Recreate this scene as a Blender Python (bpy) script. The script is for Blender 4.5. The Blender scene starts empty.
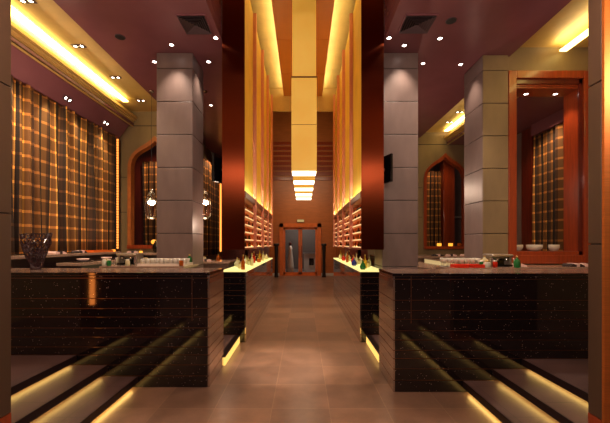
import bpy, bmesh, math, random
from mathutils import Vector, Matrix
random.seed(7)
C = bpy.context.scene.collection
F, CX, HY, EYE = 330.0, 303.0, 243.5, 1.6

def at(x, y, Y):
    return ((x-CX)*Y/F, Y, EYE-(y-HY)*Y/F)

# ------------------------------------------------------------------ materials
def lin(r, g, b):
    f = lambda v: (v/255/12.92) if v/255 <= .04045 else ((v/255+.055)/1.055)**2.4
    return (f(r), f(g), f(b), 1)

def mat(name, col, rough=.5, metal=0, ior=1.5, noise=0, nscale=6, stretch=(1, 1, 1), bump=0, emit=None, estr=0,
        trans=0, coat=0, rnoise=0):
    m = bpy.data.materials.new(name); m.use_nodes = True
    nt = m.node_tree; b = nt.nodes['Principled BSDF']
    b.inputs['Base Color'].default_value = col
    b.inputs['Roughness'].default_value = rough
    b.inputs['Metallic'].default_value = metal
    b.inputs['IOR'].default_value = ior
    b.inputs['Transmission Weight'].default_value = trans
    b.inputs['Coat Weight'].default_value = coat
    if emit:
        b.inputs['Emission Color'].default_value = emit
        b.inputs['Emission Strength'].default_value = estr
    if noise or bump or rnoise:
        tc = nt.nodes.new('ShaderNodeTexCoord'); mp = nt.nodes.new('ShaderNodeMapping')
        mp.inputs['Scale'].default_value = stretch
        n = nt.nodes.new('ShaderNodeTexNoise'); n.inputs['Scale'].default_value = nscale
        n.inputs['Detail'].default_value = 5; n.inputs['Roughness'].default_value = .6
        nt.links.new(tc.outputs['Object'], mp.inputs['Vector']); nt.links.new(mp.outputs[0], n.inputs['Vector'])
        if noise:
            r = nt.nodes.new('ShaderNodeValToRGB')
            r.color_ramp.elements[0].position = .3; r.color_ramp.elements[1].position = .7
            r.color_ramp.elements[0].color = tuple(c*(1-noise) for c in col[:3])+(1,)
            r.color_ramp.elements[1].color = tuple(min(1, c*(1+noise)) for c in col[:3])+(1,)
            nt.links.new(n.outputs['Fac'], r.inputs[0]); nt.links.new(r.outputs[0], b.inputs['Base Color'])
        if bump:
            bp = nt.nodes.new('ShaderNodeBump'); bp.inputs['Strength'].default_value = bump
            bp.inputs['Distance'].default_value = .02
            nt.links.new(n.outputs['Fac'], bp.inputs['Height']); nt.links.new(bp.outputs[0], b.inputs['Normal'])
        if rnoise:
            mr = nt.nodes.new('ShaderNodeMapRange')
            mr.inputs['To Min'].default_value = max(.02, rough-rnoise); mr.inputs['To Max'].default_value = rough+rnoise
            nt.links.new(n.outputs['Fac'], mr.inputs['Value']); nt.links.new(mr.outputs[0], b.inputs['Roughness'])
    return m

def granite(name='polished_granite', rough=.07, ior=1.62):
    m = mat(name, lin(20, 13, 14), rough, ior=ior)
    nt = m.node_tree; b = nt.nodes['Principled BSDF']
    tc = nt.nodes.new('ShaderNodeTexCoord'); v = nt.nodes.new('ShaderNodeTexVoronoi'); v.inputs['Scale'].default_value = 55
    nt.links.new(tc.outputs['Object'], v.inputs['Vector'])
    lt = nt.nodes.new('ShaderNodeMath'); lt.operation = 'LESS_THAN'; lt.inputs[1].default_value = .16
    nt.links.new(v.outputs['Distance'], lt.inputs[0])
    sp = nt.nodes.new('ShaderNodeSeparateColor'); nt.links.new(v.outputs['Color'], sp.inputs[0])
    gt = nt.nodes.new('ShaderNodeMath'); gt.operation = 'GREATER_THAN'; gt.inputs[1].default_value = .8
    nt.links.new(sp.outputs[0], gt.inputs[0])
    mu = nt.nodes.new('ShaderNodeMath'); mu.operation = 'MULTIPLY'
    nt.links.new(lt.outputs[0], mu.inputs[0]); nt.links.new(gt.outputs[0], mu.inputs[1])
    mx = nt.nodes.new('ShaderNodeMix'); mx.data_type = 'RGBA'
    mx.inputs['A'].default_value = lin(20, 13, 14); mx.inputs['B'].default_value = lin(190, 160, 150)
    nt.links.new(mu.outputs[0], mx.inputs['Factor']); nt.links.new(mx.outputs['Result'], b.inputs['Base Color'])
    return m

def tiles(name, c1, c2, mortar, size, off=(0, 0), rough=.35, ior=1.5):
    m = mat(name, c1, rough, ior=ior); nt = m.node_tree; b = nt.nodes['Principled BSDF']
    tc = nt.nodes.new('ShaderNodeTexCoord'); mp = nt.nodes.new('ShaderNodeMapping')
    mp.inputs['Location'].default_value = (off[0], off[1], 0)
    br = nt.nodes.new('ShaderNodeTexBrick'); br.offset = 0; br.squash = 1
    br.inputs['Color1'].default_value = c1; br.inputs['Color2'].default_value = c2; br.inputs['Mortar'].default_value = mortar
    br.inputs['Scale'].default_value = 1; br.inputs['Mortar Size'].default_value = .004; br.inputs['Mortar Smooth'].default_value = .1
    br.inputs['Brick Width'].default_value = size; br.inputs['Row Height'].default_value = size
    nt.links.new(tc.outputs['Object'], mp.inputs['Vector']); nt.links.new(mp.outputs[0], br.inputs['Vector'])
    n = nt.nodes.new('ShaderNodeTexNoise'); n.inputs['Scale'].default_value = 3.5; n.inputs['Detail'].default_value = 8
    n.inputs['Roughness'].default_value = .65
    nt.links.new(tc.outputs['Object'], n.inputs['Vector'])
    mr = nt.nodes.new('ShaderNodeMapRange'); mr.inputs['From Min'].default_value = .3; mr.inputs['From Max'].default_value = .7
    mr.inputs['To Min'].default_value = .72; mr.inputs['To Max'].default_value = 1.28
    nt.links.new(n.outputs['Fac'], mr.inputs['Value'])
    mx = nt.nodes.new('ShaderNodeMix'); mx.data_type = 'RGBA'; mx.blend_type = 'MULTIPLY'; mx.inputs['Factor'].default_value = 1
    nt.links.new(br.outputs['Color'], mx.inputs['A']); nt.links.new(mr.outputs[0], mx.inputs['B'])
    nt.links.new(mx.outputs['Result'], b.inputs['Base Color'])
    r2 = nt.nodes.new('ShaderNodeMapRange'); r2.inputs['To Min'].default_value = rough-.03; r2.inputs['To Max'].default_value = rough+.1
    nt.links.new(n.outputs['Fac'], r2.inputs['Value']); nt.links.new(r2.outputs[0], b.inputs['Roughness'])
    bp = nt.nodes.new('ShaderNodeBump'); bp.inputs['Strength'].default_value = .25; bp.inputs['Distance'].default_value = .004; bp.invert = True
    nt.links.new(br.outputs['Fac'], bp.inputs['Height']); nt.links.new(bp.outputs[0], b.inputs['Normal'])
    return m

def plaid():
    m = mat('plaid_fabric', lin(90, 55, 30), .8); nt = m.node_tree; b = nt.nodes['Principled BSDF']
    uv = nt.nodes.new('ShaderNodeUVMap'); uv.uv_map = 'UVMap'
    sx = nt.nodes.new('ShaderNodeSeparateXYZ'); nt.links.new(uv.outputs[0], sx.inputs[0])
    def frac(out, period):
        d = nt.nodes.new('ShaderNodeMath'); d.operation = 'DIVIDE'; d.inputs[1].default_value = period
        f = nt.nodes.new('ShaderNodeMath'); f.operation = 'FRACT'
        nt.links.new(out, d.inputs[0]); nt.links.new(d.outputs[0], f.inputs[0]); return f.outputs[0]
    r = nt.nodes.new('ShaderNodeValToRGB'); cr = r.color_ramp; cr.interpolation = 'CONSTANT'
    stops = [(0, (46, 28, 14)), (.14, (168, 118, 50)), (.2, (112, 72, 32)), (.42, (186, 134, 60)), (.47, (30, 15, 8)), (.62, (108, 72, 32)), (.86, (66, 40, 20))]
    cr.elements[0].color = lin(*stops[0][1]); cr.elements[1].position = stops[1][0]; cr.elements[1].color = lin(*stops[1][1])
    for p, c in stops[2:]:
        e = cr.elements.new(p); e.color = lin(*c)
    nt.links.new(frac(sx.outputs[0], .42), r.inputs[0])
    lt = nt.nodes.new('ShaderNodeMath'); lt.operation = 'LESS_THAN'; lt.inputs[1].default_value = .2
    nt.links.new(frac(sx.outputs[1], .235), lt.inputs[0])
    fac = nt.nodes.new('ShaderNodeMath'); fac.operation = 'MULTIPLY'; fac.inputs[1].default_value = .8
    nt.links.new(lt.outputs[0], fac.inputs[0])
    mx = nt.nodes.new('ShaderNodeMix'); mx.data_type = 'RGBA'
    mu = nt.nodes.new('ShaderNodeMix'); mu.data_type = 'RGBA'; mu.blend_type = 'MULTIPLY'; mu.inputs['Factor'].default_value = 1; mu.clamp_result = False
    mu.inputs['B'].default_value = (3.6, 3.5, 3.2, 1); nt.links.new(r.outputs[0], mu.inputs['A']); nt.links.new(mu.outputs['Result'], mx.inputs['B'])
    nt.links.new(fac.outputs[0], mx.inputs['Factor']); nt.links.new(r.outputs[0], mx.inputs['A'])
    nt.links.new(mx.outputs['Result'], b.inputs['Base Color'])
    return m

def lantern_mat():
    # backlit parchment: an emitter, a touch uneven
    m = mat('lantern_parchment', lin(214, 170, 84), .6); nt = m.node_tree; b = nt.nodes['Principled BSDF']
    b.inputs['Emission Strength'].default_value = LANTERN
    tc = nt.nodes.new('ShaderNodeTexCoord'); n = nt.nodes.new('ShaderNodeTexNoise'); n.inputs['Scale'].default_value = 2.5
    n.inputs['Detail'].default_value = 6
    nt.links.new(tc.outputs['Object'], n.inputs['Vector'])
    r = nt.nodes.new('ShaderNodeValToRGB'); r.color_ramp.elements[0].position = .3; r.color_ramp.elements[1].position = .7
    r.color_ramp.elements[0].color = lin(196, 142, 48); r.color_ramp.elements[1].color = lin(214, 166, 70)
    nt.links.new(n.outputs['Fac'], r.inputs[0]); nt.links.new(r.outputs[0], b.inputs['Emission Color'])
    return m

def emis(name, rgb, s):
    return mat(name, (.02, .02, .02, 1), .5, emit=lin(*rgb), estr=s)

LANTERN = .64
M = {}
M['granite'] = granite()
M['granite_side'] = mat('mirror_granite', lin(198, 182, 172), .05, metal=.92, noise=.12, nscale=30)
M['floor'] = tiles('floor_tile', lin(98, 74, 60), lin(126, 95, 75), lin(132, 104, 82), .555, (.30, .13), .27, 1.7)
M['step'] = tiles('step_stone', lin(76, 55, 53), lin(86, 63, 60), lin(52, 37, 35), .6, (.1, .2), .4)
M['nosing'] = mat('nosing_granite', lin(30, 18, 18), .3)
M['plum'] = mat('plum_ceiling_paint', lin(128, 80, 86), .25, noise=.06, nscale=2, ior=1.5)
M['gold_plaster'] = mat('gold_plaster', lin(196, 160, 92), .5, noise=.1, nscale=3)
M['stone'] = mat('pillar_stone', lin(116, 98, 93), .42, noise=.16, nscale=3.5, stretch=(1, 1, .35), bump=.04)
M['olive_stone'] = mat('wall_stone', lin(126, 106, 74), .5, noise=.14, nscale=3, stretch=(1, 1, .4))
M['pier_stone'] = mat('pier_stone', lin(74, 55, 42), .45, noise=.12, nscale=3, stretch=(1, 1, .4))
M['groove'] = mat('shadow_gap', lin(44, 34, 32), .8)
M['dark_wood'] = mat('dark_red_wood', lin(92, 30, 18), .3, noise=.3, nscale=5, stretch=(4, 4, .4), coat=.3)
M['red_wood'] = mat('red_wood', lin(142, 58, 26), .28, noise=.22, nscale=6, stretch=(5, 5, .4), coat=.35)
M['orange_wood'] = mat('orange_wood', lin(172, 98, 44), .45, noise=.14, nscale=4, stretch=(.5, 3, 3))
M['door_wood'] = mat('door_wood', lin(206, 104, 42), .35, noise=.15)
M['shelf_wood'] = mat('shelf_wood', lin(206, 120, 56), .4, noise=.1)
M['orange_ceiling'] = mat('orange_lacquer', lin(172, 98, 20), .4, noise=.08, nscale=3)
M['copper_lit'] = mat('lit_copper', lin(214, 126, 60), .42, metal=.8, noise=.15, nscale=8, stretch=(.3, .3, 20), rnoise=.08)  # lighter copy of the copper, front light painted into its colour
M['copper'] = mat('brushed_copper', lin(112, 48, 25), .36, metal=1, noise=.12, nscale=10, stretch=(.3, .3, 24), rnoise=.07)
M['post'] = mat('rose_metal', lin(216, 150, 126), .32, metal=.8, bump=.5, nscale=40)
M['gold_leaf'] = mat('gold_leaf', lin(238, 208, 92), .45, metal=.15, noise=.12, nscale=3.5, stretch=(1, 1, .5))
M['brass'] = mat('brass_inlay', lin(112, 70, 48), .4, metal=.8)
M['plaid'] = plaid()
M['lantern'] = lantern_mat()
_n = M['copper'].node_tree; _t = _n.nodes.new('ShaderNodeTangent'); _t.direction_type = 'RADIAL'; _t.axis = 'Z'
_n.nodes['Principled BSDF'].inputs['Anisotropic'].default_value = .92
_n.links.new(_t.outputs[0], _n.nodes['Principled BSDF'].inputs['Tangent'])
M['lantern_edge'] = mat('lantern_seam', lin(120, 66, 24), .5)
M['diffuser'] = emis('lantern_diffuser', (255, 244, 214), 3.2)
M['led_yellow'] = emis('led_yellow', (255, 226, 130), 7)
M['led_step'] = emis('led_step', (255, 206, 110), 9)
M['led_pier'] = emis('led_pier', (255, 140, 60), 9)
M['led_orange'] = emis('led_orange', (255, 150, 62), 2.0)
M['led_gold'] = emis('led_gold', (255, 206, 110), 3)
M['led_rear'] = emis('led_rear', (255, 200, 100), 1.3)
M['shelf_back_glow'] = emis('shelf_back_glow', (255, 190, 110), 5)
M['shelf_glow'] = emis('lit_shelf', (255, 206, 140), 1.1)
M['splash'] = mat('backlit_mosaic', lin(190, 176, 140), .4, noise=.3, nscale=70, emit=lin(220, 190, 130), estr=.6)
M['onyx'] = mat('backlit_onyx', lin(220, 210, 150), .15, emit=lin(250, 236, 150), estr=.85)
M['lamp'] = emis('spot_lamp', (255, 232, 220), 14)
M['bulb'] = emis('bulb', (255, 200, 140), 14)
M['sign_cream'] = emis('sign_cream', (226, 190, 120), .55)
M['candle'] = emis('candle_glow', (255, 160, 50), 1.6)
M['chrome'] = mat('chrome', lin(200, 196, 190), .18, metal=1)
M['steel'] = mat('brushed_steel', lin(190, 180, 168), .3, metal=.9)
M['black'] = mat('black_lacquer', lin(16, 13, 14), .2)
M['black_matte'] = mat('black_matte', lin(24, 20, 20), .6)
M['screen'] = mat('dark_screen', lin(14, 12, 15), .12)
M['vent'] = mat('vent_grey', lin(82, 62, 66), .6)
M['counter'] = mat('stone_counter', lin(150, 122, 104), .16, noise=.2, nscale=30)
M['bar_top'] = mat('bar_top_lit', lin(112, 88, 76), .22, noise=.2, nscale=25)  # brown reflected light painted into the bar top's colour
M['counter_front'] = mat('mosaic_front', lin(104, 82, 70), .35, noise=.35, nscale=60)
M['glass'] = mat('clear_glass', (.95, .95, .93, 1), .03, trans=1, ior=1.45)
M['pane'] = mat('window_glass', (.9, .9, .9, 1), .0, trans=1, ior=1.02)
M['frost'] = mat('frosted_glass', lin(226, 216, 198), .25, trans=.45, ior=1.4)
M['plum_coral'] = mat('plum_coral', lin(44, 16, 22), .45, coat=.4)
M['white'] = mat('white_ceramic', lin(226, 216, 200), .3)
M['napkin'] = mat('pink_linen', lin(214, 180, 172), .8)
M['dark_linen'] = mat('dark_linen', lin(46, 32, 34), .8)
M['red_plastic'] = mat('red_plastic', lin(220, 44, 20), .35)
M['led_reflection'] = mat('led_reflection_orange', lin(226, 110, 34), .35)
M['grey_floor'] = mat('grey_lobby_floor', lin(120, 108, 104), .3)
M['lobby'] = mat('lobby_wall', lin(92, 82, 76), .6)
M['lobby_white'] = mat('lobby_white', lin(200, 196, 190), .5)
for k, c in dict(green=(40, 120, 60), amber=(190, 96, 26), red=(214, 48, 26), blue=(40, 50, 150), clear=(230, 226, 206), cream=(236, 226, 180), brown=(84, 44, 20), yellow=(230, 190, 60)).items():
    M['b_'+k] = mat('bottle_'+k, lin(*c), .1, trans=.35, ior=1.45)
M['foil'] = mat('bottle_foil', lin(180, 150, 90), .3, metal=.7)
M['dark_bottle'] = mat('dark_bottle', lin(60, 30, 16), .12)

# ------------------------------------------------------------------ geometry helpers
class MB:
    def __init__(s): s.bm = bmesh.new()
    def box(s, x0, x1, y0, y1, z0, z1, bev=0):
        r = bmesh.ops.create_cube(s.bm, size=1)
        vs = r['verts']
        for v in vs:
            v.co = Vector(((x0+x1)/2+v.co.x*(x1-x0), (y0+y1)/2+v.co.y*(y1-y0), (z0+z1)/2+v.co.z*(z1-z0)))
        if bev:
            es = list({e for v in vs for e in v.link_edges})
            bmesh.ops.bevel(s.bm, geom=es, offset=bev, segments=2, affect='EDGES', profile=.5)
        return s
    def lathe(s, prof, c=(0, 0, 0), n=20, cap=True):
        rings = []
        for r, z in prof:
            if r < 1e-5: rings.append([s.bm.verts.new((c[0], c[1], c[2]+z))])
            else: rings.append([s.bm.verts.new((c[0]+r*math.cos(2*math.pi*i/n), c[1]+r*math.sin(2*math.pi*i/n), c[2]+z)) for i in range(n)])
        for a, b in zip(rings, rings[1:]):
            for i in range(n):
                j = (i+1) % n
                q = [a[i % len(a)], a[j % len(a)], b[j % len(b)], b[i % len(b)]]
                u = []
                for v in q:
                    if v not in u: u.append(v)
                if len(u) > 2: s.bm.faces.new(u)
        if cap:
            for rg, rev in ((rings[0], True), (rings[-1], False)):
                if len(rg) > 2: s.bm.faces.new(rg[::-1] if rev else rg)
        for f in s.bm.faces: f.smooth = True
        return s
    def tube(s, pts, r, n=8):
        pts = [Vector(p) for p in pts]; rings = []
        for i, p in enumerate(pts):
            d = (pts[min(i+1, len(pts)-1)]-pts[max(i-1, 0)]).normalized()
            a = d.cross(Vector((0, 0, 1)) if abs(d.z) < .9 else Vector((1, 0, 0))).normalized(); b = d.cross(a)
            rings.append([s.bm.verts.new(p+r*(math.cos(2*math.pi*k/n)*a+math.sin(2*math.pi*k/n)*b)) for k in range(n)])
        for a, b in zip(rings, rings[1:]):
            for k in range(n): s.bm.faces.new((a[k], a[(k+1) % n], b[(k+1) % n], b[k]))
        s.bm.faces.new(rings[0][::-1]); s.bm.faces.new(rings[-1])
        return s
    def prism_xz(s, poly, y0, y1):
        a = [s.bm.verts.new((x, y0, z)) for x, z in poly]; b = [s.bm.verts.new((x, y1, z)) for x, z in poly]
        s.bm.faces.new(a); s.bm.faces.new(b[::-1])
        for i in range(len(a)):
            j = (i+1) % len(a); s.bm.faces.new((a[j], a[i], b[i], b[j]))
        return s
    def prism_xy(s, poly, z0, z1):
        a = [s.bm.verts.new((x, y, z0)) for x, y in poly]; b = [s.bm.verts.new((x, y, z1)) for x, y in poly]
        s.bm.faces.new(a[::-1]); s.bm.faces.new(b)
        for i in range(len(a)):
            j = (i+1) % len(a); s.bm.faces.new((a[i], a[j], b[j], b[i]))
        return s
    def build(s, name, m, parent=None, smooth_angle=None):
        bmesh.ops.recalc_face_normals(s.bm, faces=s.bm.faces)
        me = bpy.data.meshes.new(name)
        if parent is not None:
            w = Vector((0, 0, 0)); p = parent
            while p is not None: w += p.location; p = p.parent
            bmesh.ops.translate(s.bm, vec=-w, verts=s.bm.verts)
        s.bm.to_mesh(me); s.bm.free()
        o = bpy.data.objects.new(name, me); me.materials.append(M[m] if isinstance(m, str) else m)
        C.objects.link(o)
        if parent is not None: o.parent = parent
        return o

def box(name, m, x0, x1, y0, y1, z0, z1, parent=None, bev=0):
    return MB().box(min(x0, x1), max(x0, x1), min(y0, y1), max(y0, y1), min(z0, z1), max(z0, z1), bev).build(name, m, parent)

def empty(name, loc, label, cat, group=None):
    o = bpy.data.objects.new(name, None); o.empty_display_size = .1; C.objects.link(o); o.location = loc
    return tag(o, label, cat, group)
def tag(o, label, cat, group=None):
    o['label'] = label; o['category'] = cat
    if group: o['group'] = group
    return o
def struct(o): o['kind'] = 'structure'; return o
def copy_tree(o, loc, label=None, group=None, rz=None):
    c = o.copy(); C.objects.link(c); c.location = loc
    if rz is not None: c.rotation_euler = (0, 0, rz)
    if label: c['label'] = label
    if group: c['group'] = group
    for ch in o.children:
        d = ch.copy(); C.objects.link(d); d.parent = c
        for g in ch.children:
            e = g.copy(); C.objects.link(e); e.parent = d
    return c

def spot(loc, target, power, size=70, blend=.6, col=(1, .78, .6), r=.04):
    l = bpy.data.lights.new('spot', 'SPOT'); l.energy = power; l.spot_size = math.radians(size); l.spot_blend = blend
    l.color = col; l.shadow_soft_size = r
    o = bpy.data.objects.new('spot_light', l); C.objects.link(o); o.location = loc
    o.rotation_euler = (Vector(target)-Vector(loc)).to_track_quat('-Z', 'Y').to_euler(); o['kind'] = 'helper'
    return o
def area(loc, target, power, sx, sy, col=(1, .75, .4), up='Y'):
    l = bpy.data.lights.new('strip', 'AREA'); l.shape = 'RECTANGLE'; l.size = sx; l.size_y = sy; l.energy = power; l.color = col
    o = bpy.data.objects.new('strip_light', l); C.objects.link(o); o.location = loc
    z = (Vector(loc)-Vector(target)).normalized(); y = Vector((0, 1, 0)); y = (y-z*y.dot(z)).normalized(); x = y.cross(z)
    o.rotation_euler = Matrix((x, y, z)).transposed().to_euler(); o['kind'] = 'helper'
    return o
def point(loc, power, col=(1, .7, .45), r=.03):
    l = bpy.data.lights.new('glow', 'POINT'); l.energy = power; l.color = col; l.shadow_soft_size = r
    o = bpy.data.objects.new('point_light', l); C.objects.link(o); o.location = loc; o['kind'] = 'helper'
    return o

CEIL = 4.84; HI = 5.0; VOID = 6.06; PLAT = .361
J = [CEIL-.27-.56*k for k in range(8)][::-1]
# ------------------------------------------------------------------ setting
struct(box('floor', 'floor', -6, 6.6, -9, 16.6, -.1, 0))
struct(box('ceiling_left', 'plum', -3.33, -1.295, -2, 12.6, CEIL, HI)); struct(box('ceiling_right', 'plum', 1.295, 3.58, -2, 10.2, CEIL, HI)); struct(box('ceiling_front', 'plum', -1.295, 1.295, -2, 4.2, CEIL, HI))
m = MB(); m.box(-1.33, -1.29, 4.2, 5.25, HI, VOID+.2); m.box(1.29, 1.33, 4.2, 5.25, HI, VOID+.2); m.box(-1.29, 1.29, 4.16, 4.2, HI, VOID+.2)
struct(m.build('ceiling_void', 'plum'))
m = MB(); m.box(-5.3, -3.3, -2, 8.6, HI, HI+.06); m.box(3.55, 6.4, -2, 10.3, HI, HI+.06)
m.box(-1.35, 1.35, 4.15, 9.95, VOID+.2, VOID+.26)
struct(m.build('ceiling_recess', 'gold_plaster'))
struct(box('ceiling_lobby', 'dark_wood', -2, 2, 9.95, 16.6, 8.4, 8.5))
# side walls, curtain soffits and stepped cornices
struct(box('wall_left', 'olive_stone', -5.1, -5.0, -2, 8.5, 0, HI))
struct(box('wall_right', 'olive_stone', 6.05, 6.15, -2, 10.1, 0, HI))
def cornice(n, sx, xin, xout, y0, y1, xl, zl, gap):
    s = sx
    m = MB()
    m.box(min(s*xin, s*xout), max(s*xin, s*xout), y0, y1, 4.62, 4.70)
    struct(m.build('soffit_%d' % n, 'plum'))
    m = MB()
    for a, b, z0, z1 in ((.0, .05, 4.615, 4.645), (.03, .09, 4.645, 4.72), (.0, .10, 4.72, 4.76), (-.05, .10, 4.76, 4.80), (-.09, .10, 4.80, 4.86)):
        m.box(min(s*(xin+a), s*(xin+b)), max(s*(xin+a), s*(xin+b)), y0, y1, z0, z1)
    struct(m.build('trim_%d' % n, 'gold_plaster'))
    o = box('cove_light_strip', 'led_yellow', s*(xl-.06), s*(xl+.06), y0+.05, y1-gap, zl-.012, zl+.012)
    return o
CL = dict(l=cornice(1, -1, 4.36, 5.0, -1.5, 8.5, 4.16, 4.935, .75), r=cornice(2, 1, 5.05, 6.05, -1.5, 5.68, 4.45, 4.9, .03), b=cornice(3, 1, 4.40, 6.05, 6.1, 10.1, 4.25, 4.94, .3))
tag(CL['l'], 'long warm yellow cove light glowing along the cornice above the plaid curtain', 'light strip')
tag(CL['r'], 'bright yellow cove light in the ceiling recess above the red framed opening', 'light strip')
tag(CL['b'], 'yellow cove light behind the stone wall, over the right-hand arch side', 'light strip')
# back walls with ogee arches
OG = [(1, 3.5), (.99, 3.62), (.94, 3.76), (.83, 3.88), (.67, 3.975), (.48, 4.055), (.3, 4.125), (.15, 4.20), (0, 4.30)]
def arch_wall(n, xc, w, x0, x1, y, sill):
    m = MB(); top = HI
    m.box(x0, xc-w, y, y+.12, 0, top); m.box(xc+w, x1, y, y+.12, 0, top); m.box(xc-w, xc+w, y, y+.12, 0, sill)
    pts = [(-a*w, z) for a, z in OG]+[(a*w, z) for a, z in OG[-2::-1]]
    for (a, z), (b, u) in zip(pts, pts[1:]):
        m.prism_xz([(xc+a, z), (xc+b, u), (xc+b, top), (xc+a, top)], y, y+.12)
    o = struct(m.build('wall_%s' % n, 'olive_stone'))
    g = MB()                                     # shadow joints in the stone, dark and shallow
    for z in (4.62, 3.3, 2.4):
        if z > 4.35: g.box(x0, x1, y-.004, y, z, z+.02)
        else: g.box(x0, xc-w-.1, y-.004, y, z, z+.012); g.box(xc+w+.1, x1, y-.004, y, z, z+.012)
    struct(g.build('trim_joint_%s' % n, 'groove'))
def arch_frame(xc, w, y, sill, label, wood='red_wood'):
    e = empty('arch_frame', (xc, y, sill), label, 'arch frame')
    def path(off, lift):
        p = [(-(w+off), sill)]+[(-(a*w+off*(1 if a > .5 else a*2)), z+lift*(1-a)**1.0) for a, z in OG]
        return p+[(-x, z) for x, z in p[-2::-1]]
    inn, out = path(-.03, -.07), path(.055, .06)
    m = MB()
    for i in range(len(inn)-1):
        m.prism_xz([(xc+inn[i][0], inn[i][1]), (xc+inn[i+1][0], inn[i+1][1]), (xc+out[i+1][0], out[i+1][1]), (xc+out[i][0], out[i][1])], y-.05, y+.13)
    m.build('surround', wood, e)
    MB().box(xc-w-.055, xc+w+.055, y-.08, y+.2, sill-.09, sill).build('sill', 'red_wood', e)
    return e
YL, YR = 8.5, 10.1
arch_wall('back_left', -3.80, .64, -5.0, -3.2, YL, 1.56)
arch_wall('back_right', 4.34, .60, 1.9, 6.05, YR, 1.52)
arch_frame(-3.80, .64, YL, 1.56, 'orange-lit wood pointed arch frame partly behind the stone pillar by the long curtain', 'orange_wood')  # orange colour paints in the warm LED light on this arch
arch_frame(4.34, .60, YR, 1.52, 'red wood pointed arch frame between the two stone pillars')
# alcove beyond the left arch wall, and closing walls
struct(box('wall_alcove_side', 'olive_stone', -3.34, -3.24, 8.8, 12.5, 0, CEIL))
struct(box('wall_alcove_end', 'dark_wood', -3.3, -1.3, 12.5, 12.6, 0, CEIL))
struct(box('wall_alcove_inner', 'dark_wood', -1.9, -1.3, 9.95, 12.5, 0, CEIL))
struct(box('wall_back_middle', 'dark_wood', 1.3, 1.95, 9.95, 10.2, 0, CEIL))
# rooms behind the arches
m = MB(); m.box(-6.5, -3.34, 10.6, 10.7, 0, 5.0)
struct(m.build('wall_behind_arch_left', 'dark_wood'))
struct(box('wall_behind_arch_right', 'stone', 2.5, 7, 12.4, 12.5, 0, 5.0))
# lobby
struct(box('wall_lobby_left', 'orange_wood', -1.75, -1.65, 9.95, 16.5, 0, 8.4))
struct(box('wall_lobby_right', 'orange_wood', 1.65, 1.75, 9.95, 16.5, 0, 8.4))
struct(box('wall_bulkhead', 'gold_plaster', -1.3, 1.3, 9.9, 9.98, 5.58, VOID+.2))
m = MB(); m.box(-1.65, -1.17, 16.5, 16.62, 0, 8.4); m.box(.90, 1.65, 16.5, 16.62, 0, 8.4); m.box(-1.17, .90, 16.5, 16.62, 2.52, 8.4)
struct(m.build('wall_end', 'orange_wood'))
m = MB(); z = 4.75
while z < 6.6:
    m.box(-1.65, 1.65, 16.44, 16.5, z, z+.17, .01); z += .25
struct(m.build('trim_slats', 'red_wood'))
m = MB(); m.box(-1.65, -1.17, 16.46, 16.5, 0, .12); m.box(.90, 1.65, 16.46, 16.5, 0, .12)
struct(m.build('baseboard_end', 'lobby_white'))
# glazed double door
d = bpy.data.objects.new('door_1', None); C.objects.link(d); d.location = (-.135, 16.5, 0); struct(d)
m = MB(); m.box(-1.17, -.98, 16.4, 16.56, 0, 2.6); m.box(.71, .90, 16.4, 16.56, 0, 2.6); m.box(-1.17, .90, 16.4, 16.56, 2.40, 2.6); m.box(-.98, .71, 16.42, 16.58, 0, .05)
m.build('door_frame', 'door_wood', d)
for x0, x1, hx in ((-.975, -.14, -.2), (-.13, .705, -.07)):
    m = MB(); m.box(x0, x0+.09, 16.47, 16.52, .05, 2.4); m.box(x1-.09, x1, 16.47, 16.52, .05, 2.4); m.box(x0, x1, 16.47, 16.52, .05, .17); m.box(x0, x1, 16.47, 16.52, 2.30, 2.4)
    lf = m.build('door_leaf', 'door_wood', d)
    box('door_pane', 'pane', x0+.09, x1-.09, 16.49, 16.5, .17, 2.30, lf)
    MB().tube([(hx, 16.42, .9), (hx, 16.42, 1.5)], .015).build('door_handle', 'brass', lf)
# street foyer seen through the door
struct(box('floor_foyer', 'grey_floor', -3, 3, 16.62, 21, -.1, 0))
struct(box('wall_foyer', 'lobby', -3, 3, 20.9, 21, 0, 4))
struct(box('ceiling_foyer', 'lobby', -3, 3, 16.62, 21, 3.4, 3.5))
point((0, 18.6, 3.1), 130, (1, .85, .75), .1)
e = empty('reception_desk', (.55, 19.2, 0), 'pale grey reception desk seen through the glass door', 'desk')
box('desk_body', 'lobby_white', .05, 1.1, 19, 19.5, 0, 1.0, e, .01); box('desk_top', 'grey_floor', .0, 1.15, 18.95, 19.55, 1.0, 1.05, e); box('desk_niche', 'black', .35, .62, 18.97, 19.01, .35, .75, e)
e = empty('draped_stand', (-.72, 18.6, 0), 'cream draped stand beyond the left leaf of the glass door', 'stand')
MB().lathe([(.22, 0), (.2, .3), (.16, .8), (.1, 1.2), (.12, 1.35), (.05, 1.5)], (-.72, 18.6, 0), 16).build('drape', 'white', e)
MB().lathe([(.07, 1.5), (.09, 1.58), (.05, 1.68), (0, 1.7)], (-.72, 18.6, 0), 12).build('finial', 'dark_wood', e)
e = empty('wall_lantern', (-.12, 16.4, 2.68), 'small cream lit sign box fixed above the glass double door', 'sign')
box('sign_housing', 'brass', -.30, .06, 16.40, 16.44, 2.66, 2.80, e); box('sign_panel', 'sign_cream', -.29, .05, 16.392, 16.40, 2.67, 2.79, e)

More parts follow.
